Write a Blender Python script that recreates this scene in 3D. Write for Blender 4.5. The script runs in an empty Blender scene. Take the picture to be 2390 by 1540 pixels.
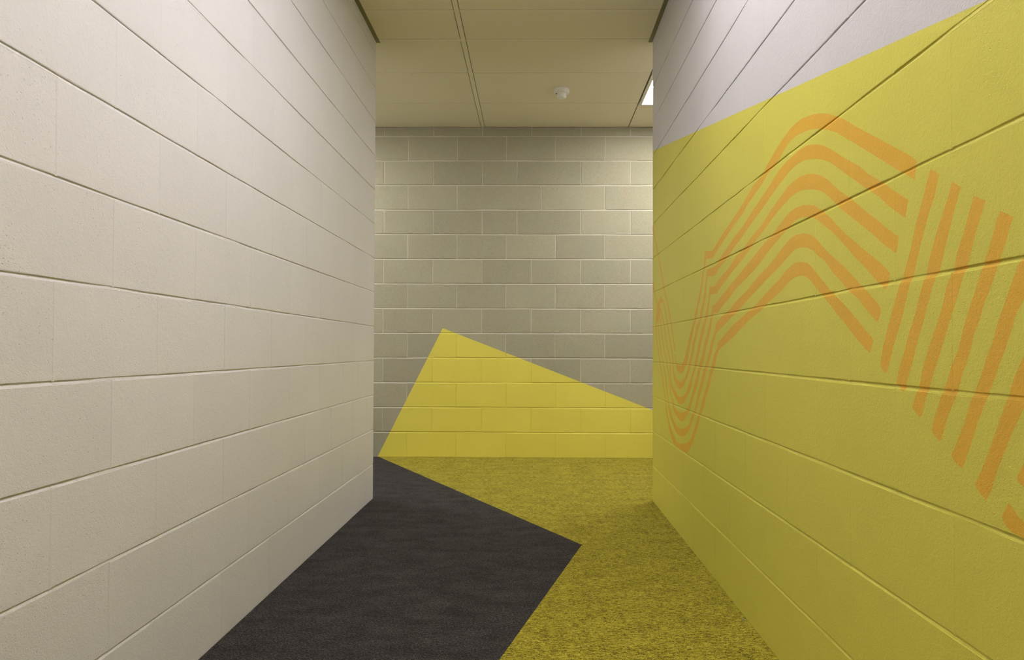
import bpy, bmesh, math, random
from mathutils import Vector, Matrix
from mathutils.geometry import delaunay_2d_cdt

# ------------------------------------------------------------------ camera, world, exposure
scene = bpy.context.scene
COL = scene.collection
F_PX, CX, CY = 1733.8109, 1222.4947, 785.4238
PITCH, YAW, ROLL, CAM_H = 0.017878, 0.012823, -0.003536, 0.867291
cam_data = bpy.data.cameras.new('camera')
cam_data.sensor_fit = 'HORIZONTAL'
cam_data.sensor_width = 36.0
cam_data.lens = F_PX / 2390 * 36.0
cam_data.shift_x = (1195 - CX) / 2390
cam_data.shift_y = (CY - 770) / 2390
cam_data.clip_start = 0.02
cam = bpy.data.objects.new('camera', cam_data)
COL.objects.link(cam)
cp, sp, cy_, sy_, cr, sr = math.cos(PITCH), math.sin(PITCH), math.cos(YAW), math.sin(YAW), math.cos(ROLL), math.sin(ROLL)
Rm = Matrix(((cy_, -sy_, 0), (sy_, cy_, 0), (0, 0, 1))) @ Matrix(((1, 0, 0), (0, cp, -sp), (0, sp, cp))) @ Matrix(((cr, 0, sr), (0, 1, 0), (-sr, 0, cr)))
right, fwd, up = Rm.col[0], Rm.col[1], Rm.col[2]
cam.matrix_world = Matrix(((right.x, up.x, -fwd.x, 0), (right.y, up.y, -fwd.y, 0), (right.z, up.z, -fwd.z, CAM_H), (0, 0, 0, 1)))
scene.camera = cam

world = bpy.data.worlds.new('world')
scene.world = world
world.use_nodes = True
world.node_tree.nodes['Background'].inputs[0].default_value = (0.9, 0.95, 1.0, 1)
world.node_tree.nodes['Background'].inputs[1].default_value = 0.0

scene.view_settings.view_transform = 'Standard'
scene.view_settings.look = 'None'
scene.view_settings.gamma = 1.0
scene.view_settings.use_curve_mapping = False
scene.view_settings.exposure = 0.0
LAMP = 6.7          # radiance of the corridor diffuser
LAMP_REAR = 12.0
LAMP_R = 20.0
LAMP_L = 22.0

# ------------------------------------------------------------------ plan (metres; the camera stands at x = 0, y = 0, looking along +y)
XL, XR = 0.9309, 0.6920          # corridor walls at x = -XL and x = +XR
YL, YR = 4.328, 4.3158           # where the two corridor walls end
YB = 5.9986                      # wall across the far end
HC = 2.6759                      # ceiling
YN = 0.55                        # nearest block that the photograph could show
Y0 = -2.4                        # rear end of the corridor
XFL, XFR = -3.6, 3.3             # ends of the cross corridor
COURSE = 0.2
rng = random.Random(7)
# ------------------------------------------------------------------ materials
def srgb(r, g, b):
    f = lambda c: (c / 255 / 12.92) if c <= 10.3 else ((c / 255 + 0.055) / 1.055) ** 2.4
    return (f(r), f(g), f(b), 1.0)

class NT:
    def __init__(s, name):
        s.m = bpy.data.materials.new(name); s.m.use_nodes = True
        s.t = s.m.node_tree; s.b = s.t.nodes['Principled BSDF']; s.x = -200
    def n(s, kind, **kw):
        nd = s.t.nodes.new(kind)
        for k, v in kw.items():
            if k in ('ins',):
                for i, val in v.items(): nd.inputs[i].default_value = val
            else: setattr(nd, k, v)
        return nd
    def l(s, a, b): s.t.links.new(a, b)
    def math(s, op, a, b=None, clamp=False):
        nd = s.n('ShaderNodeMath', operation=op); nd.use_clamp = clamp
        for i, v in enumerate((a, b)):
            if v is None: continue
            if hasattr(v, 'node'): s.l(v, nd.inputs[i])
            else: nd.inputs[i].default_value = v
        return nd.outputs[0]
    def noise(s, vec, scale, detail=2.0, rough=0.5):
        nd = s.n('ShaderNodeTexNoise'); nd.inputs['Scale'].default_value = scale
        nd.inputs['Detail'].default_value = detail; nd.inputs['Roughness'].default_value = rough
        s.l(vec, nd.inputs['Vector']); return nd.outputs[0]
    def ramp(s, fac, stops):
        nd = s.n('ShaderNodeValToRGB'); e = nd.color_ramp.elements
        e[0].position, e[0].color = stops[0]; e[1].position, e[1].color = stops[1]
        for p_, c_ in stops[2:]:
            x = e.new(p_); x.color = c_
        s.l(fac, nd.inputs[0]); return nd.outputs[0]
    def mix(s, fac, a, b, blend='MIX'):
        nd = s.n('ShaderNodeMix', data_type='RGBA', blend_type=blend)
        for sock, v in ((nd.inputs[0], fac), (nd.inputs[6], a), (nd.inputs[7], b)):
            if hasattr(v, 'node'): s.l(v, sock)
            else: sock.default_value = v
        return nd.outputs[2]

def pos(nt, scale=(1, 1, 1)):
    g = nt.n('ShaderNodeNewGeometry')
    mp = nt.n('ShaderNodeMapping'); mp.inputs['Scale'].default_value = scale
    nt.l(g.outputs['Position'], mp.inputs[0]); return mp.outputs[0]

def masonry(name, col, rough=0.5, pits=1.0, lumps=1.0, tint=0.05, speck=0.0, spec=0.3):
    """painted or bare blockwork: orange-peel lumps, small pores, faint mottling"""
    nt = NT(name); v = pos(nt)
    big = nt.noise(v, 3.0, 3.0)
    mid = nt.noise(v, 28.0, 3.0, 0.6)
    k = nt.math('ADD', nt.math('MULTIPLY', nt.math('SUBTRACT', big, 0.5), tint * 2), nt.math('MULTIPLY', nt.math('SUBTRACT', mid, 0.5), tint))
    info = nt.n('ShaderNodeObjectInfo')
    k = nt.math('ADD', k, nt.math('MULTIPLY', nt.math('SUBTRACT', info.outputs['Random'], 0.5), tint * (2.4 if speck else 0.6)))
    hsv = nt.n('ShaderNodeHueSaturation'); hsv.inputs['Color'].default_value = col
    nt.l(nt.math('ADD', k, 1.0), hsv.inputs['Value'])
    c = hsv.outputs[0]
    patchy = nt.math('MULTIPLY', nt.math('SUBTRACT', nt.noise(v, 9.0, 2.0), 0.33, clamp=True), 6.0)
    # pores: cells of which only some hold a pit
    def pores(scale, keep, radius):
        vo = nt.n('ShaderNodeTexVoronoi', feature='F1'); vo.inputs['Scale'].default_value = scale
        wob = nt.n('ShaderNodeVectorMath', operation='ADD')
        nz = nt.n('ShaderNodeTexNoise'); nz.inputs['Scale'].default_value = scale * 1.7
        nt.l(v, nz.inputs['Vector'])
        sc = nt.n('ShaderNodeVectorMath', operation='SCALE'); sc.inputs['Scale'].default_value = 0.5 / scale
        nt.l(nz.outputs['Color'], sc.inputs[0]); nt.l(v, wob.inputs[0]); nt.l(sc.outputs[0], wob.inputs[1])
        nt.l(wob.outputs[0], vo.inputs['Vector'])
        inside = nt.math('SUBTRACT', 1.0, nt.math('DIVIDE', vo.outputs['Distance'], radius), clamp=True)
        sep = nt.n('ShaderNodeSeparateColor'); nt.l(vo.outputs['Color'], sep.inputs[0])
        sel = nt.math('LESS_THAN', sep.outputs[0], nt.math('MULTIPLY', patchy, keep))
        return nt.math('MULTIPLY', nt.math('SQRT', inside), sel)
    p1 = pores(115, 0.10, 0.22)
    p2 = pores(250, 0.16, 0.32)
    fine = nt.noise(v, 330.0, 2.0, 0.6)
    lump = nt.noise(v, 110.0, 2.0, 0.5)
    h = nt.math('ADD', nt.math('MULTIPLY', fine, 0.00075 * lumps), nt.math('MULTIPLY', lump, 0.0007 * lumps))
    h = nt.math('SUBTRACT', h, nt.math('MULTIPLY', p1, 0.0011 * pits))
    h = nt.math('SUBTRACT', h, nt.math('MULTIPLY', p2, 0.0006 * pits))
    if speck:
        g1 = nt.noise(v, 260.0, 1.0)
        g2 = pores(150, 0.35, 0.30)
        dk = nt.math('ADD', nt.math('MULTIPLY', nt.math('SUBTRACT', g1, 0.5), speck * 2.2), nt.math('MULTIPLY', g2, -speck * 1.2))
        hs2 = nt.n('ShaderNodeHueSaturation'); nt.l(c, hs2.inputs['Color']); nt.l(nt.math('ADD', dk, 1.0), hs2.inputs['Value'])
        c = hs2.outputs[0]
        hue = nt.ramp(nt.noise(v, 5.0, 3.0, 0.6), [(0.35, (0.985, 1.008, 0.99, 1)), (0.65, (1.025, 0.99, 0.97, 1))])
        c = nt.mix(1.0, c, hue, 'MULTIPLY')
    nt.l(c, nt.b.inputs['Base Color'])
    bp = nt.n('ShaderNodeBump'); bp.inputs['Strength'].default_value = 1.0; bp.inputs['Distance'].default_value = 1.0
    nt.l(h, bp.inputs['Height']); nt.l(bp.outputs[0], nt.b.inputs['Normal'])
    nt.b.inputs['Roughness'].default_value = rough
    nt.b.inputs['Specular IOR Level'].default_value = spec
    return nt.m

def carpet(name, base, dark, light, contrast=1.0, streaky=1.0):
    """heathered loop pile: short dark and light strokes across the corridor over a fine grain"""
    nt = NT(name)
    v = pos(nt); vs = pos(nt, (1.0, 3.6, 1.0)); v2 = pos(nt, (1.0, 2.2, 1.0)); vg = pos(nt, (1.0, 0.6, 1.0))
    streak = nt.noise(vs, 40.0, 5.0, 0.75)
    streak2 = nt.noise(v2, 130.0, 3.0, 0.7)
    grain = nt.noise(vg, 330.0, 2.0, 0.7)
    blotch = nt.noise(pos(nt, (1.0, 1.7, 1.0)), 7.0, 4.0, 0.7)
    s = nt.math('ADD', nt.math('MULTIPLY', nt.math('SUBTRACT', streak, 0.5), 2.3 * contrast * streaky), nt.math('MULTIPLY', nt.math('SUBTRACT', streak2, 0.5), 1.9 * contrast))
    s = nt.math('ADD', s, nt.math('MULTIPLY', nt.math('SUBTRACT', grain, 0.5), 1.5 * contrast))
    s = nt.math('ADD', s, nt.math('MULTIPLY', nt.math("SUBTRACT", blotch, 0.5), 0.55 * contrast))
    s = nt.math('ADD', s, 0.5)
    c = nt.ramp(s, [(0.12, dark), (0.88, light), (0.5, base)])
    nt.l(c, nt.b.inputs['Base Color'])
    h = nt.math('ADD', nt.math('MULTIPLY', grain, 0.0025), nt.math('MULTIPLY', streak2, 0.003))
    bp = nt.n('ShaderNodeBump'); bp.inputs['Strength'].default_value = 1.0; bp.inputs['Distance'].default_value = 1.0
    nt.l(h, bp.inputs['Height']); nt.l(bp.outputs[0], nt.b.inputs['Normal'])
    nt.b.inputs['Roughness'].default_value = 1.0
    nt.b.inputs['Specular IOR Level'].default_value = 0.12
    nt.b.inputs['Sheen Weight'].default_value = 0.045
    nt.b.inputs['Sheen Roughness'].default_value = 0.5
    return nt.m

def plain(name, col, rough=0.5, grain=0.03, metal=0.0, spec=0.4, bump=0.0003):
    nt = NT(name); v = pos(nt)
    g = nt.noise(v, 120.0, 3.0, 0.6)
    hsv = nt.n('ShaderNodeHueSaturation'); hsv.inputs['Color'].default_value = col
    nt.l(nt.math('ADD', nt.math('MULTIPLY', nt.math('SUBTRACT', g, 0.5), grain * 2), 1.0), hsv.inputs['Value'])
    nt.l(hsv.outputs[0], nt.b.inputs['Base Color'])
    bp = nt.n('ShaderNodeBump'); bp.inputs['Distance'].default_value = 1.0; bp.inputs['Strength'].default_value = 1.0
    nt.l(nt.math('MULTIPLY', g, bump), bp.inputs['Height']); nt.l(bp.outputs[0], nt.b.inputs['Normal'])
    nt.b.inputs['Roughness'].default_value = rough; nt.b.inputs['Metallic'].default_value = metal
    nt.b.inputs['Specular IOR Level'].default_value = spec
    return nt.m

def glow(name, col, strength):
    nt = NT(name)
    nt.b.inputs['Base Color'].default_value = (0.9, 0.9, 0.9, 1)
    v = pos(nt); g = nt.noise(v, 300.0)
    nt.l(nt.math('ADD', 0.5, nt.math('MULTIPLY', g, 0.1)), nt.b.inputs['Roughness'])
    nt.b.inputs['Emission Color'].default_value = col
    nt.b.inputs['Emission Strength'].default_value = strength
    return nt.m

M_WHITE = masonry('off_white_wall_paint', (0.705, 0.692, 0.70, 1), 0.42)
M_GREY = masonry('pale_grey_wall_paint', (0.66, 0.64, 0.655, 1), 0.42)
M_YEL = masonry('yellow_wall_paint', (0.71, 0.66, 0.112, 1), 0.42, tint=0.03, lumps=0.85, pits=0.8)
M_ORG = masonry('orange_mural_paint', (0.80, 0.475, 0.058, 1), 0.42, tint=0.04, lumps=0.85, pits=0.9)
M_CMU = masonry('bare_concrete_block', (0.375, 0.358, 0.258, 1), 0.85, pits=1.3, lumps=0.9, tint=0.055, speck=0.24, spec=0.2)
M_MORT = masonry('bare_mortar', (0.56, 0.53, 0.43, 1), 0.9, tint=0.05, lumps=0.6, speck=0.06, spec=0.2)
M_BYEL = masonry('bright_yellow_back_wall_paint', (0.75, 0.67, 0.10, 1), 0.5, tint=0.04)
M_CHAR = carpet('charcoal_carpet', (0.024, 0.0213, 0.0212, 1), (0.0055, 0.005, 0.005, 1), (0.10, 0.091, 0.09, 1), 1.35, 0.35)
M_YCAR = carpet('yellow_carpet', (0.315, 0.265, 0.014, 1), (0.065, 0.045, 0.002, 1), (0.56, 0.49, 0.06, 1), 1.1)
M_TILE = plain('ceiling_tile_face', (0.80, 0.74, 0.56, 1), 0.9, 0.04, bump=0.0006, spec=0.1)
M_TEE = plain('ceiling_tee_paint', (0.80, 0.745, 0.575, 1), 0.6)
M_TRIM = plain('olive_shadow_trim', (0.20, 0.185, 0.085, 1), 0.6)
M_VOID = plain('ceiling_void', (0.03, 0.03, 0.025, 1), 0.9)
M_PLAST = plain('detector_plastic', (0.86, 0.85, 0.80, 1), 0.35, 0.01)
M_LED = plain('dark_led_window', (0.10, 0.03, 0.02, 1), 0.2)
M_FRAME = plain('light_frame_paint', (0.72, 0.68, 0.58, 1), 0.4)
M_SLAB = plain('slab', (0.15, 0.14, 0.13, 1), 0.9)
M_CHIP = plain('grey_chip', (0.35, 0.37, 0.42, 1), 0.5, 0.15)
M_LC = glow('corridor_diffuser', (1.0, 0.965, 1.01, 1), LAMP)
M_LREAR = glow('rear_diffuser', (1.0, 0.965, 1.01, 1), LAMP_REAR)
M_LR = glow('right_diffuser', (1.0, 0.97, 0.97, 1), LAMP_R)
M_LL = glow('left_diffuser', (1.0, 0.97, 0.97, 1), LAMP_L)

# ------------------------------------------------------------------ helpers
def link(name, me, parent=None):
    o = bpy.data.objects.new(name, me); COL.objects.link(o)
    if parent is not None: o.parent = parent
    return o

def mesh(name, verts, faces, mats, idx=None, smooth=False):
    me = bpy.data.meshes.new(name)
    me.from_pydata(verts, [], faces)
    for m in mats: me.materials.append(m)
    if idx is not None: me.polygons.foreach_set('material_index', idx)
    if smooth: me.polygons.foreach_set('use_smooth', [True] * len(faces))
    me.update(); return me

def box(name, x0, x1, y0, y1, z0, z1, mat, parent=None, bevel=0.0, origin=None):
    bm = bmesh.new(); bmesh.ops.create_cube(bm, size=1)
    c = Vector(((x0 + x1) / 2, (y0 + y1) / 2, (z0 + z1) / 2))
    for v in bm.verts:
        v.co = Vector((v.co.x * (x1 - x0), v.co.y * (y1 - y0), v.co.z * (z1 - z0)))
    if bevel: bmesh.ops.bevel(bm, geom=bm.edges[:], offset=bevel, segments=1, affect='EDGES', profile=0.5)
    me = bpy.data.meshes.new(name); bm.to_mesh(me); bm.free(); me.materials.append(mat)
    o = link(name, me, parent); o.location = c
    return o

def structure(o, label):
    o['kind'] = 'structure'; o['label'] = label; return o

class Frame:
    """wall plane: (u, v, n) -> world; n points out of the wall face"""
    def __init__(s, O, U, N): s.O, s.U, s.N, s.V = Vector(O), Vector(U), Vector(N), Vector((0, 0, 1))
    def p(s, u, v, n): return s.O + s.U * u + s.V * v + s.N * n
FL = Frame((-XL, 0, 0), (0, 1, 0), (1, 0, 0))
FR = Frame((XR, 0, 0), (0, 1, 0), (-1, 0, 0))
FB = Frame((0, YB, 0), (1, 0, 0), (0, -1, 0))

# ---- painted shapes, in metres on the wall
# orange stripes of the mural on the right wall: y, z pairs in metres
MURAL=[
[3.0046,1.2687,2.8832,1.254,2.8486,1.2605,2.8149,1.2695,2.6976,1.3002,2.6182,1.3156,2.4222,1.3625,2.4556,1.356,2.3501,1.3856,2.2322,1.4054,2.2113,1.4155,2.1253,1.442,2.0696,1.4553,2.011,1.4663,1.9557,1.4689,1.8933,1.4637,1.954,1.4726,1.8941,1.4626,1.8378,1.4532,1.7951,1.4416,1.7445,1.4244,1.6967,1.4025,1.6604,1.3854,1.6005,1.3513,1.4857,1.2897,1.402,1.2446,1.3682,1.2263,1.3446,1.2102,1.349,1.2053,1.3538,1.1775,1.3596,1.1819,1.3777,1.1923,1.4056,1.206,1.4861,1.2505,1.6008,1.3135,1.6971,1.3652,1.7448,1.3861,1.8165,1.4105,1.8602,1.4215,1.9061,1.4287,1.8886,1.427,1.956,1.4346,2.0113,1.4329,2.0639,1.4194,2.1005,1.4066,2.1579,1.396,2.2115,1.3875,2.2465,1.3737,2.3426,1.3542,2.4224,1.3352,2.4558,1.3214,2.5255,1.3096,2.6184,1.2901,2.708,1.2675,2.7712,1.2525,2.8488,1.2299,2.8833,1.2245,2.9922,1.235],
[2.979,1.1614,2.9674,1.1887,2.8862,1.1895,2.8127,1.1897,2.8092,1.1977,2.7492,1.213,2.6577,1.2342,2.5529,1.2621,2.4477,1.2817,2.3821,1.3008,2.2468,1.3355,2.1982,1.3478,2.1387,1.3641,2.0946,1.3764,2.0405,1.3852,1.9892,1.3877,1.9351,1.3906,1.884,1.3878,1.8662,1.3843,1.8276,1.3756,1.7854,1.3619,1.7403,1.3415,1.7022,1.3215,1.6436,1.2902,1.5809,1.2598,1.5418,1.2345,1.476,1.2013,1.4419,1.1815,1.403,1.1604,1.3751,1.1461,1.3798,1.1416,1.3878,1.1167,1.3971,1.1191,1.4193,1.1319,1.4592,1.154,1.4941,1.1777,1.546,1.2032,1.6017,1.2343,1.6615,1.2667,1.7214,1.2995,1.7505,1.3137,1.7909,1.3291,1.8497,1.3453,1.9068,1.3557,1.9044,1.3553,1.9551,1.3568,2.012,1.3524,2.0526,1.3441,2.1136,1.3314,2.1782,1.3158,2.2329,1.3009,2.2831,1.2884,2.3432,1.2755,2.4065,1.2606,2.4734,1.2426,2.5531,1.2273,2.6188,1.2084,2.7235,1.1836,2.7757,1.173,2.8162,1.1589,2.8509,1.1522,2.9524,1.1614,2.9562,1.1591],
[2.9303,1.0934,2.9265,1.1176,2.851,1.1129,2.8232,1.1207,2.7693,1.1341,2.6858,1.1503,2.6369,1.1594,2.6131,1.1662,2.5782,1.1792,2.5442,1.1888,2.4481,1.2054,2.3434,1.2321,2.2761,1.2438,2.1988,1.2675,2.1329,1.2868,2.0829,1.2993,2.0353,1.3122,1.9842,1.3185,1.9305,1.3195,1.8797,1.3141,1.8364,1.3045,1.7913,1.2898,1.7509,1.2704,1.7218,1.2521,1.68,1.2276,1.6272,1.2016,1.5939,1.1823,1.5427,1.1531,1.5018,1.132,1.4597,1.108,1.4362,1.0952,1.415,1.0847,1.4151,1.0776,1.4234,1.0549,1.43,1.0557,1.4432,1.064,1.4704,1.0759,1.5242,1.1074,1.5624,1.1275,1.6234,1.1595,1.6895,1.1941,1.7127,1.2095,1.7463,1.23,1.7865,1.2504,1.8232,1.2624,1.8672,1.2729,1.9193,1.281,1.9557,1.2834,2.0126,1.2798,2.0591,1.2712,2.1141,1.2604,2.159,1.2498,2.2265,1.2313,2.2983,1.2139,2.3436,1.2024,2.4898,1.1641,2.5333,1.154,2.5784,1.1437,2.6311,1.1304,2.6736,1.1186,2.7239,1.1086,2.7761,1.0949,2.8097,1.0825,2.9047,1.0853],
[2.8977,1.012,2.8905,1.0142,2.8796,1.0395,2.8513,1.043,2.8167,1.0476,2.7762,1.06,2.7177,1.0739,2.6494,1.0893,2.5902,1.1046,2.5335,1.1161,2.4688,1.132,2.4072,1.1471,2.2986,1.1736,2.2337,1.1889,2.1593,1.2035,2.102,1.2192,2.0476,1.2341,2.0016,1.2434,1.9576,1.2447,1.9054,1.2403,1.8656,1.2334,1.8371,1.2259,1.8077,1.2139,1.7716,1.196,1.737,1.1779,1.6899,1.1486,1.6453,1.1227,1.603,1.1018,1.5629,1.0802,1.5247,1.0613,1.4883,1.0434,1.4674,1.031,1.4487,1.0184,1.4505,1.0113,1.4644,0.9889,1.4748,0.9897,1.4782,0.9958,1.496,1.0023,1.5251,1.022,1.5632,1.0451,1.6034,1.0676,1.6456,1.0951,1.6902,1.1221,1.7373,1.1487,1.777,1.1671,1.8185,1.1884,1.8511,1.1993,1.8848,1.2064,1.9199,1.2116,1.9563,1.212,1.9907,1.2064,2.0246,1.2004,2.1023,1.1823,2.1661,1.1666,2.2132,1.1536,2.2696,1.1366,2.3442,1.118,2.4239,1.1005,2.4585,1.0955,2.5338,1.0812,2.5788,1.0696,2.6137,1.0566,2.6864,1.0394,2.7371,1.0278,2.7965,1.0095,2.8655,1.0121],
[2.8309,0.9511,2.8239,0.9645,2.8102,0.9758,2.7503,0.9883,2.7244,0.9953,2.6742,1.0042,2.6081,1.0149,2.5677,1.0295,2.5182,1.0409,2.3916,1.0672,2.2991,1.0953,2.1999,1.1155,2.134,1.133,2.1026,1.1435,2.06,1.156,2.0135,1.1691,1.9636,1.1731,1.9072,1.1685,1.867,1.1595,1.8286,1.1442,1.8022,1.1281,1.7614,1.1044,1.7036,1.0756,1.6496,1.0487,1.603,1.0221,1.5747,1.0053,1.5474,0.9908,1.5101,0.9692,1.4957,0.9599,1.4869,0.9494,1.4887,0.9412,1.4997,0.9258,1.5069,0.9269,1.529,0.9397,1.5672,0.9625,1.5911,0.9799,1.6242,0.9932,1.65,1.0044,1.6856,1.0281,1.7228,1.047,1.7717,1.0819,1.813,1.0991,1.8452,1.1156,1.8844,1.1283,1.9253,1.135,1.9681,1.1365,1.9999,1.1296,2.0395,1.1187,2.0948,1.1043,2.1681,1.0883,2.2346,1.0737,2.3143,1.054,2.418,1.0289,2.459,1.0183,2.4907,1.0083,2.5679,0.9911,2.6142,0.9808,2.6868,0.963,2.7375,0.9517,2.7901,0.94,2.8172,0.9331,2.831,0.9308],
[2.8039,0.8767,2.8038,0.8901,2.787,0.9016,2.7248,0.9155,2.6623,0.9336,2.5795,0.9562,2.5234,0.9664,2.4856,0.9754,2.4284,0.9874,2.3593,1.0024,2.3123,1.0122,2.2004,1.0428,2.1605,1.0543,2.1032,1.0658,2.0547,1.0832,2.0067,1.0944,1.9747,1.1008,1.9316,1.0986,1.8847,1.0902,1.8456,1.0722,1.8134,1.0523,1.7722,1.0283,1.7329,1.0053,1.7045,0.9916,1.668,0.9741,1.6247,0.9514,1.5836,0.928,1.5483,0.9059,1.5294,0.897,1.522,0.89,1.524,0.8815,1.5354,0.8636,1.5411,0.8645,1.5603,0.8731,1.6084,0.8984,1.6596,0.929,1.7048,0.9535,1.7428,0.9768,1.7776,0.9949,1.8085,1.0113,1.8351,1.0278,1.8681,1.0453,1.8965,1.0565,1.9319,1.0626,1.975,1.062,2.0201,1.0529,2.0674,1.0386,2.1242,1.0242,2.1688,1.0153,2.2807,0.9871,2.3595,0.9714,2.4185,0.958,2.4858,0.9397,2.5458,0.9231,2.6264,0.9045,2.6872,0.8908,2.7378,0.8798,2.7771,0.8683,2.7871,0.8633],
[3.6489,0.8431,3.6361,0.8236,3.617,0.7995,3.5918,0.7783,3.5547,0.7626,3.4946,0.7592,3.4479,0.7635,3.4137,0.7783,3.3913,0.7926,3.3473,0.8115,3.3149,0.8566,3.2728,0.9008,3.2419,0.9281,3.2166,0.958,3.1867,0.9829,3.1622,1.0004,3.1407,1.024,3.1195,1.0603,3.0945,1.0689,3.0698,1.1041,3.0416,1.1384,3.0255,1.1805,2.9981,1.1992,2.9903,1.2234,2.9825,1.2333,2.9825,1.2476,2.9922,1.235,3.0046,1.2687,3.0056,1.2649,3.0056,1.2613,3.0175,1.2267,3.0255,1.2022,3.0494,1.1829,3.0697,1.1408,3.1027,1.1066,3.1363,1.0716,3.1664,1.0394,3.1882,1.0263,3.2058,1.0022,3.2265,0.9843,3.2623,0.9592,3.2936,0.9291,3.3471,0.8963,3.3309,0.9014,3.3745,0.8564,3.408,0.8334,3.4421,0.8099,3.4827,0.7975,3.5425,0.7974,3.5918,0.8073,3.6169,0.8238,3.6297,0.8408],
[3.7013,0.8054,3.6946,0.7683,3.6815,0.7464,3.6554,0.7203,3.6044,0.6982,3.5548,0.6874,3.5065,0.6868,3.4596,0.6935,3.4138,0.7095,3.3803,0.7293,3.3474,0.7441,3.2992,0.7791,3.2627,0.813,3.2118,0.857,3.1869,0.9,3.1929,0.8929,3.1495,0.9302,3.1073,0.9666,3.0621,0.9963,3.0459,1.0193,3.0142,1.0538,3.0025,1.063,2.983,1.0974,2.9676,1.1318,2.9562,1.1591,2.9524,1.1658,2.9751,1.1681,2.979,1.1614,2.9945,1.1342,3.014,1.0998,3.0418,1.0655,3.0538,1.0562,3.0864,1.0213,3.0989,0.9978,3.1666,0.9684,3.1928,0.931,3.2338,0.9004,3.2626,0.8568,3.315,0.8121,3.3419,0.778,3.4025,0.742,3.448,0.7264,3.5065,0.7212,3.567,0.7239,3.617,0.7388,3.6554,0.7571,3.6749,0.7811,3.6815,0.8057],
[3.7757,0.7533,3.7551,0.7162,3.7347,0.6794,3.6815,0.6574,3.6298,0.6361,3.5671,0.6186,3.4948,0.6148,3.4253,0.6263,3.3804,0.6476,3.3475,0.6655,3.3047,0.6792,3.2526,0.7149,3.2322,0.7484,3.1872,0.7822,3.1483,0.815,3.1009,0.8575,3.0685,0.8989,3.0746,0.892,3.0343,0.928,2.9989,0.9632,2.9682,0.9924,2.9492,1.0145,2.9305,1.0487,2.923,1.0666,2.9047,1.0853,2.9303,1.0934,2.9453,1.0681,2.9604,1.0425,2.9872,1.0164,3.0066,0.994,3.0541,0.9649,3.0867,0.929,3.1242,0.8924,3.1626,0.8549,3.1101,0.8993,3.153,0.8573,3.1921,0.8142,3.222,0.7813,3.2731,0.7469,3.3206,0.7117,3.3693,0.6777,3.4252,0.6585,3.4947,0.6495,3.5548,0.6504,3.6297,0.6726,3.6947,0.6914,3.728,0.7098,3.7551,0.754],
[3.7228,0.6262,3.6991,0.5924,3.6757,0.5745,3.6241,0.557,3.574,0.5465,3.5199,0.5388,3.4675,0.5396,3.4065,0.5505,3.3573,0.5701,3.3095,0.5961,3.2908,0.6074,3.2539,0.6375,3.2001,0.6795,3.1826,0.6863,3.1486,0.7199,3.1153,0.7528,3.0872,0.785,3.0328,0.817,2.9931,0.8579,2.9697,0.8979,2.9685,0.8913,2.9273,0.9259,2.8979,0.96,2.8798,0.9887,2.8655,1.0121,2.8977,1.012,2.9123,0.9901,2.942,0.9614,2.976,0.9269,3.0226,0.8916,3.0545,0.8554,3.006,0.8983,3.0416,0.8577,3.0964,0.8159,3.1341,0.7837,3.1629,0.7511,3.2072,0.7171,3.2425,0.6828,3.2733,0.6591,3.3001,0.6342,3.3573,0.6001,3.4165,0.5852,3.4674,0.5778,3.5306,0.5757,3.585,0.5775,3.6241,0.583,3.6526,0.5938,3.6873,0.6285],
[3.8333,0.6075,3.8144,0.5747,3.7895,0.5473,3.7287,0.5147,3.6757,0.4935,3.6073,0.4704,3.5414,0.4651,3.4573,0.4669,3.3868,0.4828,3.3287,0.5033,3.2817,0.5281,3.2541,0.5503,3.2092,0.5834,3.1568,0.6163,3.1313,0.6463,3.0896,0.6861,3.0783,0.6923,3.042,0.725,3.0109,0.7568,2.9804,0.7879,2.9337,0.8187,2.8925,0.8583,2.8564,0.8968,2.859,0.8905,2.8449,0.9073,2.8344,0.9241,2.8172,0.9331,2.8309,0.9511,2.8483,0.9414,2.8659,0.9248,2.8873,0.9079,2.9055,0.8908,2.9275,0.8647,2.9046,0.8973,2.9378,0.8581,2.9846,0.8179,3.0329,0.7865,3.0599,0.7549,3.0921,0.7226,3.1343,0.6891,3.1396,0.6831,3.174,0.6432,3.2002,0.6128,3.2632,0.5786,3.3002,0.5458,3.3574,0.5221,3.4572,0.5052,3.52,0.5,3.574,0.5039,3.6298,0.5133,3.6874,0.5296,3.7407,0.5581,3.7895,0.5879,3.8082,0.6092],
[3.9002,0.5913,3.891,0.5572,3.8651,0.5293,3.8332,0.5047,3.7957,0.4676,3.7347,0.4341,3.6757,0.4104,3.6074,0.4018,3.478,0.4041,3.3674,0.4039,3.3288,0.4162,3.2819,0.4402,3.2362,0.4654,3.1918,0.4995,3.14,0.5428,3.1147,0.564,3.0981,0.5933,3.0413,0.6256,3.0097,0.655,2.9788,0.6927,2.9636,0.6989,2.9258,0.7305,2.901,0.7609,2.8648,0.7911,2.8332,0.8205,2.7985,0.8587,2.7905,0.8566,2.7871,0.8633,2.8039,0.8767,2.8417,0.8564,2.8448,0.8585,2.8806,0.8197,2.9132,0.7898,2.9423,0.7594,2.9806,0.7279,3.0111,0.6962,3.0174,0.6904,3.0652,0.651,3.0898,0.6217,3.1399,0.5896,3.1656,0.559,3.1917,0.5375,3.2271,0.5145,3.2542,0.4922,3.3004,0.4692,3.3576,0.4502,3.4471,0.4359,3.5201,0.4278,3.5851,0.4281,3.6412,0.4407,3.6991,0.4625,3.7589,0.4894,3.7957,0.5083,3.8333,0.539,3.8587,0.5712,3.8742,0.5931],
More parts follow.
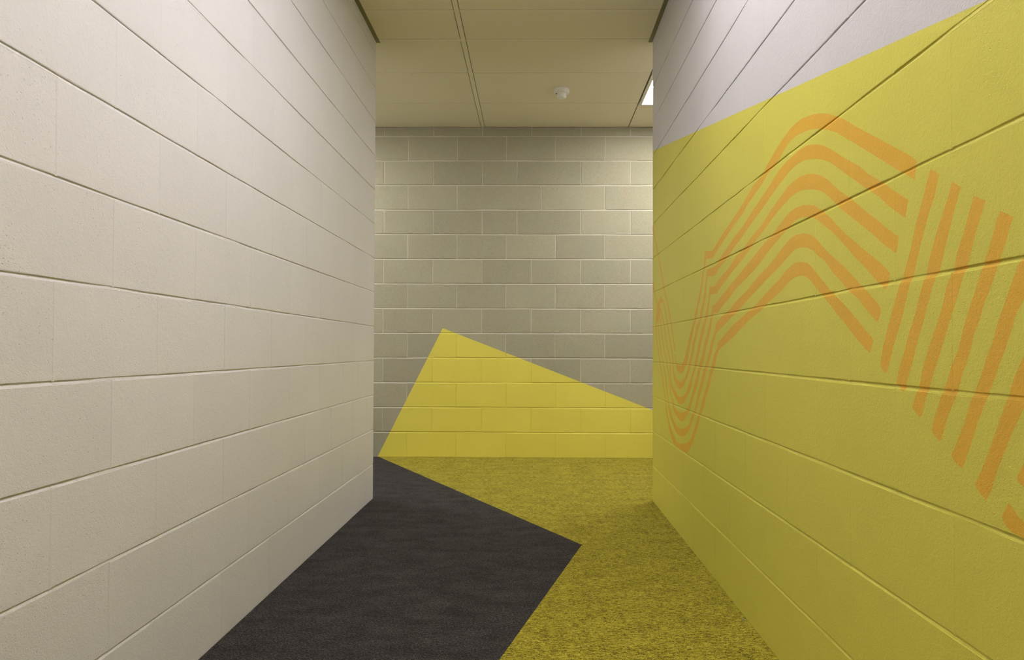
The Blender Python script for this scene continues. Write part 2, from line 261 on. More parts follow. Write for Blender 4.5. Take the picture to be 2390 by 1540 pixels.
[4.0345,1.1625,3.957,1.1302,3.9723,1.1219,4.0345,1.1285,4.0776,1.1107,4.0503,1.0982,4.0582,1.074,4.0904,1.0536,4.1067,1.0294,4.2038,1.0219,4.1936,1.0582,4.1818,1.0859,4.1599,1.1156,4.0906,1.1445],
[1.3002,1.1854,1.3106,1.1679,1.3247,1.1417,1.3391,1.1169,1.3538,1.0934,1.3689,1.0561,1.3842,1.0295,1.3979,1.006,1.4118,0.9913,1.4322,0.9575,1.4575,0.9148,1.4792,0.8768,1.4905,0.844,1.4884,0.8359,1.4776,0.8259,1.4648,0.8243,1.4519,0.8467,1.4372,0.8766,1.4127,0.9115,1.3967,0.9418,1.3811,0.9734,1.3715,0.9916,1.3584,1.0077,1.3363,1.0535,1.3202,1.0841,1.301,1.117,1.2875,1.1341,1.2774,1.1603,1.2724,1.1698],
[1.2337,1.1486,1.2494,1.1192,1.2784,1.0773,1.3054,1.0294,1.3159,1.0025,1.3336,0.9772,1.3556,0.9322,1.3782,0.8991,1.3976,0.861,1.4135,0.8376,1.4258,0.8098,1.4218,0.8022,1.4003,0.7907,1.3926,0.7959,1.3867,0.8077,1.3639,0.8481,1.349,0.8799,1.3238,0.9234,1.3132,0.9447,1.296,0.9777,1.2826,0.9978,1.2728,1.0042,1.2501,1.0536,1.2222,1.1087,1.2087,1.1337],
[1.1738,1.1122,1.1851,1.0899,1.2024,1.0566,1.2202,1.029,1.2309,1.0015,1.251,0.9774,1.264,0.9436,1.2836,0.9112,1.3072,0.876,1.3282,0.8395,1.3427,0.8023,1.3536,0.7887,1.3672,0.7658,1.3613,0.7602,1.3401,0.749,1.3343,0.7525,1.3247,0.773,1.3133,0.7953,1.3012,0.8151,1.2811,0.8494,1.252,0.8998,1.2332,0.935,1.2181,0.9594,1.2033,0.9882,1.1917,1.0038,1.1663,1.0573,1.15,1.0865,1.1433,1.0987],
[1.1072,1.0761,1.1147,1.0659,1.13,1.0343,1.1444,1.0095,1.166,0.9716,1.1841,0.9406,1.2014,0.9102,1.2192,0.8688,1.2373,0.845,1.253,0.8154,1.2625,0.8029,1.2754,0.7812,1.292,0.7517,1.3013,0.7304,1.296,0.7252,1.275,0.7143,1.2698,0.7187,1.2508,0.7581,1.2307,0.7872,1.2209,0.8006,1.2051,0.8341,1.1879,0.8623,1.1765,0.8915,1.16,0.9168,1.1465,0.943,1.1309,0.9654,1.1207,0.9831,1.1032,1.0136,1.091,1.0361,1.0778,1.0616],
[1.0348,1.0338,1.0755,0.9785,1.0993,0.937,1.1142,0.9118,1.1269,0.8828,1.1424,0.8595,1.1585,0.8275,1.1748,0.8027,1.186,0.7874,1.2033,0.7516,1.2284,0.7128,1.24,0.6966,1.232,0.6868,1.2099,0.6785,1.2036,0.6875,1.185,0.7219,1.167,0.757,1.1466,0.7895,1.1277,0.8193,1.1125,0.8475,1.0978,0.8704,1.0858,0.8928,1.0739,0.9191,1.0558,0.9416,1.0042,1.0202],
[0.9803,0.9958,1.0568,0.8617,1.0797,0.8274,1.0916,0.8015,1.1012,0.7873,1.1064,0.776,1.1253,0.741,1.1449,0.7066,1.1622,0.6783,1.1755,0.6588,1.1683,0.6515,1.1471,0.6402,1.1345,0.6561,1.1179,0.6923,1.1019,0.7193,1.0838,0.7506,1.0578,0.7879,0.9375,0.9795],
[0.9204,0.9363,1.0587,0.7113,1.0735,0.6883,1.0723,0.6822,1.0592,0.6759,1.0292,0.6655,1.0026,0.7021,0.8779,0.9031],
[1.0926,0.648,1.1096,0.6232,1.0982,0.6112,1.0881,0.6072,1.0601,0.6047,1.0165,0.596,0.9535,0.6023,0.953,0.6402,1.016,0.6295,1.0598,0.6273,1.073,0.633,1.0852,0.6431],
[4.2074,1.0419,4.2125,0.9881,4.1951,0.931,4.1277,0.8605,4.0868,0.8057,4.0545,0.7716,3.9995,0.7193,3.9764,0.6801,3.9384,0.6422,3.9086,0.6099,3.8989,0.5889,3.8754,0.5909,3.885,0.612,3.9146,0.6443,3.952,0.6818,3.9749,0.7208,4.0293,0.7729,4.0611,0.8067,4.1015,0.8612,4.1679,0.9311,4.1849,0.9874,4.1799,1.0407],
[4.1282,1.0442,4.1364,0.9999,4.1198,0.9577,4.0951,0.9157,4.0467,0.8607,3.9918,0.8071,3.9611,0.7738,3.9013,0.723,3.8866,0.6845,3.8575,0.6469,3.8218,0.6158,3.8319,0.6057,3.8095,0.6065,3.7993,0.6177,3.8346,0.6489,3.8633,0.686,3.8779,0.7244,3.9371,0.7752,3.9674,0.8082,4.0216,0.8614,4.0692,0.916,4.0935,0.9575,4.1098,0.9992,4.1017,1.043],
[4.0878,1.0725,4.0476,0.9969,4.0317,0.9693,3.9925,0.9145,3.939,0.8608,3.8798,0.8089,3.858,0.7763,3.7942,0.727,3.7804,0.6896,3.7665,0.6522,3.7322,0.6289,3.7155,0.6215,3.6945,0.6243,3.7105,0.6314,3.7438,0.6541,3.7573,0.691,3.7711,0.7285,3.8342,0.7777,3.8557,0.81,3.9143,0.8617,3.967,0.9149,4.0055,0.9691,4.0211,0.9965,4.0608,1.0716],
[4.0683,1.096,4.0159,1.0497,3.9467,0.9936,3.9317,0.9667,3.8872,0.9133,3.8365,0.861,3.7735,0.8107,3.7763,0.7483,3.7532,0.749,3.7505,0.8114,3.8131,0.8619,3.863,0.9137,3.9069,0.9667,3.9218,0.9936,3.9903,1.0496,4.042,1.0954],
[3.9813,1.1286,3.9178,1.077,3.8519,0.9958,3.8234,0.964,3.7813,0.912,3.7267,0.8613,3.7067,0.8242,3.7041,0.8003,3.68,0.8008,3.6826,0.8248,3.7026,0.8621,3.7565,0.9125,3.798,0.9641,3.8262,0.9957,3.8913,1.0765,3.9542,1.1279],
[4.323,1.5916,4.2778,1.5289,4.2162,1.4766,4.1314,1.3862,4.0421,1.3014,3.9566,1.1908,3.8672,1.1211,3.8031,1.0658,3.7616,1.0131,3.7209,0.9615,3.6876,0.911,3.642,0.8615,3.6173,0.8623,3.6622,0.9114,3.6949,0.9615,3.7351,1.0128,3.7762,1.0653,3.8397,1.1205,3.9274,1.1894,4.0116,1.299,4.0997,1.3833,4.1832,1.4729,4.2436,1.5246,4.2879,1.5864],
[3.6656,0.8484,3.6501,0.8404,3.6298,0.8419,3.6451,0.8499],
[4.3166,1.2728,4.3002,1.2306,4.259,1.1896,4.2379,1.1796,4.1949,1.1428,4.1779,1.108,4.152,1.1069,4.169,1.1417,4.2119,1.1788,4.2326,1.1885,4.2729,1.2288,4.2889,1.2705],
]
MURAL = [[(q[i], q[i + 1]) for i in range(0, len(q), 2)] for q in MURAL]
MBOX = [(min(a for a, b in q), max(a for a, b in q), min(b for a, b in q), max(b for a, b in q)) for q in MURAL]
def inside(q, x, y):
    r = False; j = len(q) - 1
    for i in range(len(q)):
        xi, yi = q[i]; xj, yj = q[j]
        if (yi > y) != (yj > y) and x < (xj - xi) * (y - yi) / (yj - yi) + xi: r = not r
        j = i
    return r
EDGE_A, EDGE_B = (4.2971, 2.0237), (1.1346, 1.4042)      # upper edge of the yellow on the right wall
def edge_z(y): return EDGE_A[1] + (EDGE_B[1] - EDGE_A[1]) / (EDGE_B[0] - EDGE_A[0]) * (y - EDGE_A[0])
def class_right(x, y):
    for q, b in zip(MURAL, MBOX):
        if b[0] <= x <= b[1] and b[2] <= y <= b[3] and inside(q, x, y): return 2
    return 1 if y < edge_z(x) else 0
TRI = [(-0.733, 1.0411), (-1.2549, 0.0), (-1.2549, -0.1), (1.95, -0.1), (1.95, 0.0055)]
def class_back(x, y): return 1 if inside(TRI, x, y) else 0
SEG_R = [(q[i], q[(i + 1) % len(q)]) for q in MURAL for i in range(len(q))] + [((-3.0, edge_z(-3.0)), (5.0, edge_z(5.0)))]
SEG_B = [(TRI[i], TRI[(i + 1) % 5]) for i in range(5)]

def clip(seg, x0, x1, y0, y1):
    (ax, ay), (bx, by) = seg; dx, dy = bx - ax, by - ay; t0, t1 = 0.0, 1.0
    for p_, q_ in ((-dx, ax - x0), (dx, x1 - ax), (-dy, ay - y0), (dy, y1 - ay)):
        if abs(p_) < 1e-12:
            if q_ < 0: return None
        else:
            r = q_ / p_
            if p_ < 0: t0 = max(t0, r)
            else: t1 = min(t1, r)
    if t1 - t0 < 1e-9: return None
    return ((ax + t0 * dx, ay + t0 * dy), (ax + t1 * dx, ay + t1 * dy))

def paint_sheet(rings, extra, depth, segs, classify, keep):
    """triangulate a patch with the paint edges cut in; returns verts (u,v,n), tris, material index"""
    pts = []; edges = []
    for r in rings:
        b = len(pts); pts += r
        edges += [(b + i, b + (i + 1) % len(r)) for i in range(len(r))]
    for a, b in extra:
        k = len(pts); pts += [a, b]; edges.append((k, k + 1))
    us = [q[0] for q in rings[0]]; vs = [q[1] for q in rings[0]]
    bb = (min(us), max(us), min(vs), max(vs)); hit_ = False
    for s in segs:
        c = clip(s, *bb)
        if c:
            k = len(pts); pts += [c[0], c[1]]; edges.append((k, k + 1)); hit_ = True
    ou, ov = bb[0], bb[2]
    vo, eo, fo, *_ = delaunay_2d_cdt([Vector(((a - ou) * 100, (b - ov) * 100)) for a, b in pts], edges, [], 0, 1e-4)
    vo = [(q.x / 100 + ou, q.y / 100 + ov) for q in vo]
    const = None if hit_ else classify(sum(us) / len(us), sum(vs) / len(vs))
    tris = []; idx = []
    for f in fo:
        f = list(f)
        cx = sum(vo[i][0] for i in f) / len(f); cy = sum(vo[i][1] for i in f) / len(f)
        if not keep(cx, cy): continue
        a, b, c = vo[f[0]], vo[f[1]], vo[f[2]]
        if abs((b[0] - a[0]) * (c[1] - a[1]) - (c[0] - a[0]) * (b[1] - a[1])) < 1e-11: continue
        tris.append(f); idx.append(classify(cx, cy) if const is None else const)
    return [(a, b, depth(a, b)) for a, b in vo], tris, idx

def outline(w, h, r, nl=6, jit=0.0006):
    """rough rectangle centred on 0,0, anticlockwise"""
    o = []
    def j(): return r.uniform(-jit, jit)
    c = 0.0022
    o += [(-w / 2 + c + (w - 2 * c) * i / nl, -h / 2 + j()) for i in range(nl + 1)]
    o += [(w / 2 + j() * .5, -h / 2 + c + (h - 2 * c) * i / 2) for i in range(3)]
    o += [(w / 2 - c - (w - 2 * c) * i / nl, h / 2 + j()) for i in range(nl + 1)]
    o += [(-w / 2 + j() * .5, h / 2 - c - (h - 2 * c) * i / 2) for i in range(3)]
    return o

def inset(ring, w, h, b):
    return [(u * (w - 2 * b) / w, v * (h - 2 * b) / h) for u, v in ring]

BACK = -0.012
def block_mesh(fr, uc, vc, w, h, r, mats, segs, classify, bev=0.0012, dep=0.0009, local=False, jit=0.0007, tilt=0.0002, vd=0.0003):
    """one block: rough outline, eased arris, flat face; long edges ease deeper than the head joints"""
    ring = outline(w, h, r, jit=jit); inn = inset(ring, w, h, bev)
    ta, tb, tc = r.uniform(-tilt, tilt), r.uniform(-tilt, tilt), r.uniform(-tilt, tilt)
    def base(u, v): return tc + ta * u / w * 2 + tb * v / h * 2
    def depth(u, v):
        du = w / 2 - abs(u - (0 if local else uc)); dv = h / 2 - abs(v - (0 if local else vc))
        n = 0.0
        if dv < bev: n = -dep * (1 - max(0.0, dv) / bev)
        if du < bev: n = min(n, -vd * (1 - max(0.0, du) / bev))
        return n + base(u - (0 if local else uc), v - (0 if local else vc))
    if local:
        sh = lambda q: q
    else:
        sh = lambda q: [(a + uc, b + vc) for a, b in q]
    R, I = sh(ring), sh(inn)
    if segs:
        vv, tris, idx = paint_sheet([R, I], [], depth, segs, classify, lambda x, y: inside(R, x, y))
    else:
        n = len(R); vv = [(a, b, depth(a, b)) for a, b in R] + [(a, b, depth(a, b)) for a, b in I]
        tris = [[i, (i + 1) % n, n + (i + 1) % n, n + i] for i in range(n)] + [list(range(n, 2 * n))]
        cidx = 0 if local else classify(uc, vc)
        idx = [cidx] * len(tris)
    # sides down to the bed
    k = len(vv); n = len(R)
    vv = vv + [(a, b, depth(a, b)) for a, b in R] + [(a, b, BACK) for a, b in R]
    for i in range(n):
        j = (i + 1) % n; a, b = R[i], R[j]
        tris.append([k + i, k + j, k + n + j, k + n + i])
        idx.append(classify((a[0] + b[0]) / 2, (a[1] + b[1]) / 2) if segs else idx[0])
    P = []
    org = fr.p(uc, vc, 0)
    for a, b, c in vv:
        P.append((fr.U * a + fr.V * b + fr.N * c) if local else (fr.p(a, b, c) - org))
    # orient outwards
    out = []
    for t in tris:
        if len(t) == 3 or t[0] < k:
            nn = (P[t[1]] - P[t[0]]).cross(P[t[2]] - P[t[0]])
            if nn.dot(fr.N) < 0: t = t[::-1]
        else:
            nn = (P[t[1]] - P[t[0]]).cross(P[t[2]] - P[t[0]])
            cen = (P[t[0]] + P[t[2]]) / 2; cen -= fr.N * cen.dot(fr.N)
            if nn.dot(cen) < 0: t = t[::-1]
        out.append(t)
    return mesh('concrete_block', P, out, mats, idx)

def seg_near(segs, x0, x1, y0, y1):
    return [s for s in segs if max(s[0][0], s[1][0]) >= x0 and min(s[0][0], s[1][0]) <= x1 and max(s[0][1], s[1][1]) >= y0 and min(s[0][1], s[1][1]) <= y1 and clip(s, x0, x1, y0, y1)]

def mortar_mesh(fr, u0, u1, joints, mats, segs, classify, gh, gv, prof, vdep, rest, ridge=0.0009):
    """all bed joints (tooled hollow) and head joints of a wall, and the plain wall that runs on beyond the blocks"""
    V, Fc, I = [], [], []
    def add(vv, tris, idx):
        k = len(V); V.extend(fr.p(*q) for q in vv)
        for t in tris:
            t = [k + i for i in t]
            nn = (V[t[1]] - V[t[0]]).cross(V[t[2]] - V[t[0]])
            if nn.dot(fr.N) < 0: t = t[::-1]
            Fc.append(t)
        I.extend(idx)
    over = 0.004
    def dfun(zc):
        cells = [rng.choice((0.35, 0.75, 0.9, 1.0, 1.0, 1.1)) for _ in range(60)]
        def d(u, v):
            q = (u - u0) / 0.133; i = max(0, min(58, int(q))); q -= i
            s_ = cells[i] * (1 - q) + cells[i + 1] * q
            return d0(u, v) * s_
        def d0(u, v):
            t = (v - zc) / (gh / 2)
            if abs(t) >= 1.0001: return -vdep - 0.004
            for (a, da), (b, db) in zip(prof, prof[1:]):
                if a <= t <= b: return da + (db - da) * (t - a) / (b - a)
            return prof[-1][1]
        return d
    for n in range(0, 14):
        zc = n * COURSE; lo, hi = max(zc - gh / 2 - over, 0.0), zc + gh / 2 + over
        d = dfun(zc)
        step = 0.133; u = u0
        while u < u1 - 1e-6:
            e = min(u + step, u1)
            ex = [((u, zc + a * gh / 2), (e, zc + a * gh / 2)) for a, _ in prof if lo < zc + a * gh / 2 < hi]
            ring = [(u, lo), (e, lo), (e, hi), (u, hi)]
            vv, tr, ix = paint_sheet([ring], ex, d, seg_near(segs, u, e, lo, hi), classify, lambda x, y: True)
            add(vv, tr, ix); u = e
    for c, us in joints.items():
        z0, z1 = c * COURSE + gh / 2 - 0.0006, min((c + 1) * COURSE - gh / 2 + 0.0006, HC)
        for uj in us:
            ring = [(uj - gv / 2 - .003, z0), (uj + gv / 2 + .003, z0), (uj + gv / 2 + .003, z1), (uj - gv / 2 - .003, z1)]
            ex = [((uj, z0), (uj, z1))]
            rj = ridge * rng.uniform(0.45, 1.1)
            f = lambda a, b, uj=uj, rj=rj: -vdep + (rj if abs(a - uj) < 1e-5 else 0.0)
            vv, tr, ix = paint_sheet([ring], ex, f, seg_near(segs, ring[0][0], ring[1][0], z0, z1), classify, lambda x, y: True)
            add(vv, tr, ix)
    for (a0, a1, b0, b1, n, want) in rest:
        ring = [(a0, b0), (a1, b0), (a1, b1), (a0, b1)]
        vv, tr, ix = paint_sheet([ring], [], lambda a, b, n=n: n, seg_near(segs, a0, a1, b0, b1) if want else [], classify if want else (lambda a, b: 0), lambda x, y: True)
        add(vv, tr, ix)
    return V, Fc, I

def courses(u0, u1, phase_even, phase_odd, end_cut):
    """joint positions of each course; end_cut(c) gives special joints near the free end"""
    J = {}
    for c in range(14):
        ph = phase_odd if c % 2 else phase_even
        k = math.ceil((u0 + 0.15 - ph) / 0.4); us = []
        while ph + 0.4 * k < u1 - 0.15: us.append(ph + 0.4 * k); k += 1
        J[c] = end_cut(c, us)
    return J

def lay_blocks(fr, J, u0, u1, wall, mats, segs, classify, gh, gv, painted, variants, **kw):
    for c in range(14):
        us = [u0] + J[c] + [u1]
        z0 = c * COURSE; z1 = min(z0 + COURSE, HC + gh / 2)
        for a, b in zip(us, us[1:]):
            la = 0 if a == u0 else gv / 2; lb = 0 if b == u1 else gv / 2
            w, h = (b - lb) - (a + la), (z1 - z0) - gh
            lo = z0 + gh / 2
            if c == 0: lo = 0.0; h += gh / 2
            uc, vc = (a + la + b - lb) / 2, lo + h / 2
            near = seg_near(segs, uc - w / 2, uc + w / 2, vc - h / 2, vc + h / 2) if painted else []
            if near:
                me = block_mesh(fr, uc, vc, w, h, rng, mats, near, classify, **kw)
            else:
                ci = classify(uc, vc) if painted else 0
                key = (round(w, 4), round(h, 4), ci, rng.randrange(5))
                if key not in variants:
                    variants[key] = block_mesh(fr, 0, 0, w, h, rng, [mats[ci]], None, classify, local=True, **kw)
                me = variants[key]
            o = link('concrete_block', me, wall); o.location = fr.p(uc, vc, 0)

# ------------------------------------------------------------------ floor
floor = box('floor', XFL, XFR, Y0, YB + 0.1, -0.12, -0.008, M_SLAB)
structure(floor, 'carpeted corridor floor in charcoal and mustard yellow')
def slab(name, poly, mat, parent, top=0.0, thick=0.008):
    n = len(poly)
    v = [(x, y, top) for x, y in poly] + [(x, y, top - thick) for x, y in poly]
    f = [list(range(n)), list(range(2 * n - 1, n - 1, -1))] + [[i, n + i, n + (i + 1) % n, (i + 1) % n] for i in range(n)]
    bm = bmesh.new(); bv = [bm.verts.new(Vector(q) - Vector((0, 0, 0))) for q in v]
    for q in f: bm.faces.new([bv[i] for i in q])
    bmesh.ops.recalc_face_normals(bm, faces=bm.faces[:])
    bmesh.ops.triangulate(bm, faces=[q for q in bm.faces if len(q.verts) > 4])
    me = bpy.data.meshes.new(name); bm.to_mesh(me); bm.free(); me.materials.append(mat)
    o = link(name, me, parent)
    if parent is floor: o.matrix_parent_inverse = floor.matrix_world.inverted() if False else Matrix.Translation(-floor.location)
    return o
A_, B_ = (-1.2549, YB + 0.02), (0.2194, 3.3311)
C_ = (-0.0926, 2.0928)
t = (Y0 - B_[1]) / (C_[1] - B_[1]); D_ = (B_[0] + (C_[0] - B_[0]) * t, Y0)
tk = 6.3 / 5.0
yc = slab('carpet', [A_, B_, C_, D_, (XFR, Y0), (XFR, YB + 0.02)], M_YCAR, floor)
yc['label'] = 'mustard yellow heathered carpet'
cc = slab('carpet', [(XFL, Y0), D_, C_, B_, A_, (XFL, YB + 0.02)], M_CHAR, floor)
cc['label'] = 'charcoal heathered carpet'

# ------------------------------------------------------------------ left wall
def cut_left(c, us):
    us = [u for u in us if u < 3.75 or c % 2 == 0 and u < 3.9]
    return us + ([3.936] if c % 2 else [4.138])
JL = courses(YN, YL, 3.03, 3.232, cut_left)
GH, GV = 0.0070, 0.0018
PROF = [(-1.0, -0.0006), (-0.5, -0.0014), (0.2, -0.0026), (0.7, -0.0033), (1.0, -0.0030)]
V, Fc, I = mortar_mesh(FL, YN, YL - 0.002, JL, [M_WHITE], [], lambda a, b: 0, GH, GV, PROF, 0.00025,
                       [(YN, YL - 0.002, 0, HC + .02, -0.0115, False), (Y0, YN, 0, HC + .02, 0.0, False)])
wall_left = structure(link('wall_left', mesh('wall_left', V, Fc, [M_WHITE], I)), 'off-white painted blockwork wall along the left of the corridor')
lay_blocks(FL, JL, YN, YL, wall_left, [M_WHITE], [], lambda a, b: 0, GH, GV, False, {})

# ------------------------------------------------------------------ right wall with the mural
def cut_right(c, us):
    us = [u for u in us if u < 3.9]
    return us + ([4.125] if c % 2 else [4.045])
JR = courses(YN, YR, 3.236, 3.03, cut_right)
MR = [M_GREY, M_YEL, M_ORG]
V, Fc, I = mortar_mesh(FR, YN, YR - 0.002, JR, MR, SEG_R, class_right, GH, GV, PROF, 0.00025,
                       [(YN, YR - 0.002, 0, HC + .02, -0.0115, False), (Y0, YN, 0, HC + .02, 0.0, True)])
wall_right = structure(link('wall_right', mesh('wall_right', V, Fc, MR, I)), 'blockwork wall along the right, pale grey above yellow with orange curved stripes')
lay_blocks(FR, JR, YN, YR, wall_right, MR, SEG_R, class_right, GH, GV, True, {})

# ------------------------------------------------------------------ wall across the far end
U0, U1 = -2.225, 2.0
def cut_back(c, us):
    if c in (9, 11): us = [u if abs(u - (-0.015)) > 0.05 else -0.134 for u in us]
    if c == 10:
        us = [u for u in us if abs(u + 0.222) > 0.05]
        us = [u if abs(u - 0.18) > 0.05 else 0.061 for u in us]
    return us
JB = courses(U0, U1, -0.222, -0.017, cut_back)
MB = [M_CMU, M_BYEL]; MBM = [M_MORT, M_BYEL]
PROFB = [(-1.0, -0.0012), (-0.3, -0.0026), (0.4, -0.0046), (1.0, -0.0050)]
V, Fc, I = mortar_mesh(FB, U0, U1, JB, MBM, SEG_B, class_back, 0.0100, 0.0066, PROFB, 0.0022,
                       [(U0, U1, 0, HC + .02, -0.0115, False), (XFL, U0, 0, HC + .02, 0.0, True), (U1, XFR, 0, HC + .02, 0.0, True)], ridge=-0.0006)
wall_back = structure(link('wall_back', mesh('wall_back', V, Fc, MBM, I)), 'bare concrete block wall across the corridor end with a yellow painted triangle')
lay_blocks(FB, JB, U0, U1, wall_back, MB, SEG_B, class_back, 0.0100, 0.0066, True, {}, bev=0.0022, dep=0.0016, jit=0.0011, tilt=0.0006, vd=0.0014)

# ------------------------------------------------------------------ the rest of the shell
def slab_wall(name, x0, x1, y0, y1, mat, label):
    return structure(box(name, x0, x1, y0, y1, 0, HC + 0.02, mat), label)
slab_wall('wall_left_return', XFL, -XL - 0.0125, YL - 0.2, YL - 0.001, M_WHITE, 'off-white wall of the cross corridor behind the left wall end')
slab_wall('wall_right_return', XR + 0.0125, XFR, YR - 0.2, YR - 0.001, M_GREY, 'pale wall of the cross corridor behind the right wall end')
slab_wall('wall_far_left', XFL - 0.1, XFL, YL - 0.2, YB + 0.1, M_WHITE, 'off-white wall closing the left arm of the cross corridor')
slab_wall('wall_far_right', XFR, XFR + 0.1, YR - 0.2, YB + 0.1, M_GREY, 'pale wall closing the right arm of the cross corridor')
slab_wall('wall_rear', -XL - 0.1, XR + 0.1, Y0 - 0.1, Y0, M_WHITE, 'off-white wall closing the corridor behind the viewer')

# ------------------------------------------------------------------ ceiling grid
ceiling = structure(box('ceiling', XFL, XFR, Y0, YB + 0.1, HC + 0.02, HC + 0.12, M_VOID), 'suspended ceiling of cream rectangular panels in a flush grid')
def cpart(name, x0, x1, y0, y1, z0, z1, mat, bevel=0.0):
    o = box(name, x0, x1, y0, y1, z0, z1, mat, ceiling, bevel)
    o.location -= ceiling.location; return o
TX = [XFL, -2.79, -1.602, -0.4155, 0.767, 1.955, XFR]
TW = 0.0275
ROWS = [0.335, 0.935, 1.535, 2.135, 2.735, 3.335, 3.934, 4.309, 4.827, 5.419]
def tile(x0, x1, y0, y1):
    g = 0.0035
    cpart('ceiling_tile', x0 + g, x1 - g, y0 + 0.0012, y1 - 0.0045, HC, HC + 0.015, M_TILE, 0.0008)
for x in (-0.4155,):
    cpart('ceiling_tee', x - TW / 2, x + TW / 2, YN - 0.9, YL + 0.012 - 0.55, HC - 0.0008, HC + 0.012, M_TEE, 0.0006)
    cpart('ceiling_tee', x - TW / 2, x + TW / 2, YL + 0.0135 - 0.55, YB, HC - 0.0008, HC + 0.012, M_TEE, 0.0006)
def cross(x0, x1, y):
    cpart('ceiling_tee', x0 + 0.001, x1 - 0.001, y - TW / 2, y + TW / 2, HC - 0.0002, HC + 0.012, M_TEE, 0.0006)
# corridor part
cols = [(-XL, -0.4155 - TW / 2), (-0.4155 + TW / 2, XR)]
for i, y in enumerate(ROWS[:8]):
    for x0, x1 in cols: cross(x0, x1, y)
for y0, y1 in zip(ROWS[:7], ROWS[1:8]):
    for k, (x0, x1) in enumerate(cols):
        if k == 1 and 0.9 < y0 < 2.3: continue          # light fitting and the added panels either side
        tile(x0, x1, y0 + TW / 2, y1 - TW / 2)
# cross corridor part: panels butt with a thin dark gap, only the main tee shows
xs = [XFL] + TX[1:-1] + [XFR]
for x0, x1 in zip(xs, xs[1:]):
    xa = x0 + (TW / 2 if x0 == -0.4155 else -0.0022); xb = x1 - (TW / 2 if x1 == -0.4155 else 0.0022)
    for y0, y1 in zip(ROWS[7:], ROWS[8:] + [YB + 0.004]):
        if abs(y0 - 4.827) < 0.01 and (abs(x0 - 0.767) < 0.01 or abs(x0 + 2.79) < 0.01): continue
        if x1 < -XL or x0 > XR: ya = YL if y0 < YL + .02 else y0 - 0.0015
        elif y0 < YL + .02: ya = y0 + TW / 2
        else: ya = y0 - 0.0015
        tile(xa, xb, ya, y1 - 0.0015)
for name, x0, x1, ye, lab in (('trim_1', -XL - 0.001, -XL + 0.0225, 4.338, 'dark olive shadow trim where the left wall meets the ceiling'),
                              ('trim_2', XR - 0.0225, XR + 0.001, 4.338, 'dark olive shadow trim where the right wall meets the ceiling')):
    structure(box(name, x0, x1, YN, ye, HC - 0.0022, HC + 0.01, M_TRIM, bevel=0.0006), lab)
# plain ceiling behind the viewer
cpart('ceiling_tile', -XL, XR, Y0, ROWS[0] - TW / 2, HC, HC + 0.015, M_TILE)

def light_panel(x0, x1, y0, y1, mat, label, drop=0.004):
    e = bpy.data.objects.new('ceiling_light', None); COL.objects.link(e)
    c = Vector(((x0 + x1) / 2, (y0 + y1) / 2, HC)); e.location = c
    e['label'] = label; e['category'] = 'ceiling light'; e['group'] = 'flush ceiling light panels'
    w, d = x1 - x0, y1 - y0; b = 0.022
    bm = bmesh.new()
    O = [(-w / 2, -d / 2), (w / 2, -d / 2), (w / 2, d / 2), (-w / 2, d / 2)]
    Q = [(-w / 2 + b, -d / 2 + b), (w / 2 - b, -d / 2 + b), (w / 2 - b, d / 2 - b), (-w / 2 + b, d / 2 - b)]
    ring = []
    for z, q in ((0.03, O), (-drop, O), (-drop, Q), (0.004, Q)): ring.append([bm.verts.new((a, c2, z)) for a, c2 in q])
    for r0, r1 in zip(ring, ring[1:]):
        for i in range(4): bm.faces.new([r0[i], r0[(i + 1) % 4], r1[(i + 1) % 4], r1[i]])
    bmesh.ops.recalc_face_normals(bm, faces=bm.faces[:])
    me = bpy.data.meshes.new('frame'); bm.to_mesh(me); bm.free(); me.materials.append(M_FRAME)
    link('frame', me, e)
    dm = mesh('diffuser', [(Q[0][0], Q[0][1], 0), (Q[3][0], Q[3][1], 0), (Q[2][0], Q[2][1], 0), (Q[1][0], Q[1][1], 0),
                           (Q[0][0], Q[0][1], .003), (Q[3][0], Q[3][1], .003), (Q[2][0], Q[2][1], .003), (Q[1][0], Q[1][1], .003)],
              [[0, 1, 2, 3], [7, 6, 5, 4], [0, 4, 5, 1], [1, 5, 6, 2], [2, 6, 7, 3], [3, 7, 4, 0]], [mat])
    link('diffuser', dm, e)
    return e
light_panel(0.767 + 0.004, 1.955 - 0.015, 4.827 + 0.004, 5.419 + 0.044, M_LR, 'lit white ceiling light panel peeking past the right wall end')
light_panel(-2.79 + 0.015, -1.602 - 0.015, 4.827 + 0.015, 5.419 - 0.015, M_LL, 'lit white ceiling light panel in the left arm of the cross corridor')
light_panel(-0.4155 + 0.016, XR - 0.026, 1.535 + 0.015, 2.135 - 0.015, M_LC, 'lit white ceiling light panel over the near corridor')
light_panel(-0.4155 + 0.016, XR - 0.026, 2.135 + 0.015, 2.735 - 0.015, M_LC, 'added unseen white light panel over the near corridor, further in')  # added out of view to spread the corridor light more evenly
light_panel(-0.4155 + 0.016, XR - 0.026, 0.935 + 0.015, 1.535 - 0.015, M_LC, 'added unseen white light panel over the near corridor, closest of three')  # also added out of view, softens the gradient and lifts the lower walls
light_panel(-0.4155 + 0.016, XR - 0.026, -1.2, -0.63, M_LREAR, 'lit white ceiling light panel behind the viewer')

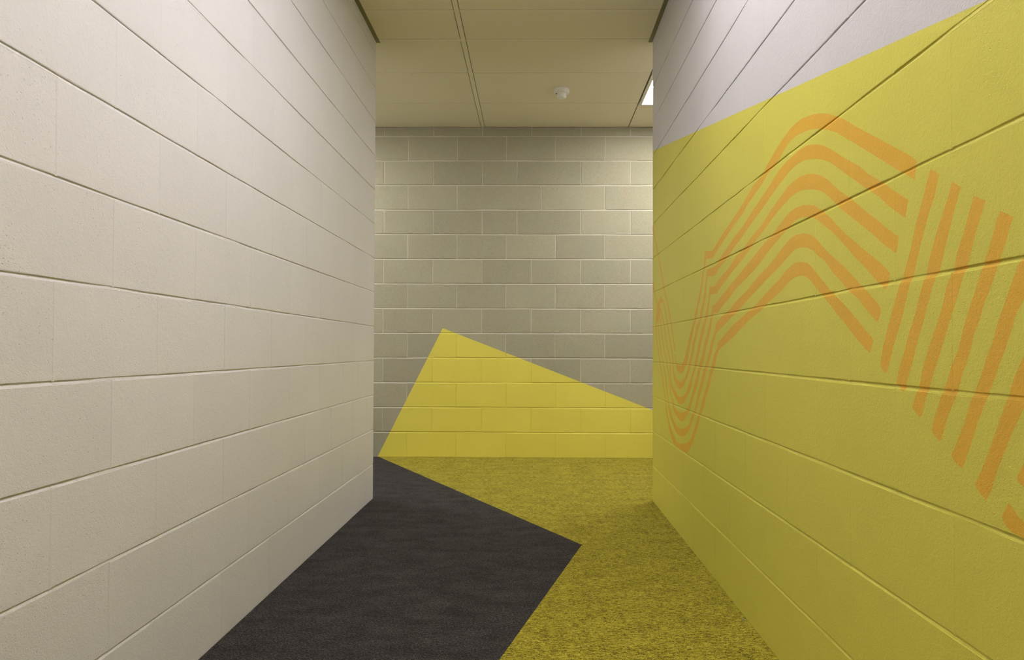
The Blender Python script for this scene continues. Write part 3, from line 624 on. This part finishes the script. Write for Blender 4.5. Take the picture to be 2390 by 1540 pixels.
# ------------------------------------------------------------------ smoke detector
def lathe(name, prof, mat, parent, seg=40):
    bm = bmesh.new(); rings = []
    for r, z in prof:
        if r < 1e-6: rings.append([bm.verts.new((0, 0, z))])
        else: rings.append([bm.verts.new((r * math.cos(2 * math.pi * i / seg), r * math.sin(2 * math.pi * i / seg), z)) for i in range(seg)])
    for a, b in zip(rings, rings[1:]):
        for i in range(seg):
            q = [a[i % len(a)], a[(i + 1) % len(a)], b[(i + 1) % len(b)], b[i % len(b)]]
            q = list(dict.fromkeys(q))
            if len(q) > 2: bm.faces.new(q)
    bmesh.ops.recalc_face_normals(bm, faces=bm.faces[:])
    me = bpy.data.meshes.new(name); bm.to_mesh(me); bm.free(); me.materials.append(mat)
    for p_ in me.polygons: p_.use_smooth = True
    me.set_sharp_from_angle(angle=math.radians(35))
    return link(name, me, parent)
det = bpy.data.objects.new('smoke_detector', None); COL.objects.link(det)
det.location = (0.190, 5.125, HC)
det['label'] = 'small white round smoke detector on the ceiling panel near the far wall'; det['category'] = 'smoke detector'
lathe('base', [(0, 0), (0.054, 0), (0.055, -0.004), (0.0545, -0.024), (0.050, -0.031), (0.036, -0.033), (0, -0.033)], M_PLAST, det)
lathe('sensor_head', [(0, -0.031), (0.0335, -0.031), (0.0335, -0.036), (0.031, -0.038), (0.031, -0.045), (0.0325, -0.047), (0.032, -0.058), (0.027, -0.063), (0, -0.065)], M_PLAST, det)
led = lathe('indicator_led', [(0, 0.003), (0.004, 0.002), (0.0045, 0), (0.004, -0.002), (0, -0.003)], M_LED, det, 12)
led.location = (-0.0352, -0.0125, -0.0365)

# ------------------------------------------------------------------ speck of grit on the carpet
bm = bmesh.new(); bmesh.ops.create_icosphere(bm, subdivisions=2, radius=0.0032)
for v in bm.verts: v.co *= 1 + rng.uniform(-.2, .2); v.co.z *= 0.7
me = bpy.data.meshes.new('pebble'); bm.to_mesh(me); bm.free(); me.materials.append(M_CHIP)
pb = link('pebble', me); pb.location = (0.679, 2.417, 0.0021)
pb['label'] = 'tiny blue-grey pebble on the yellow carpet by the right wall foot'; pb['category'] = 'pebble'
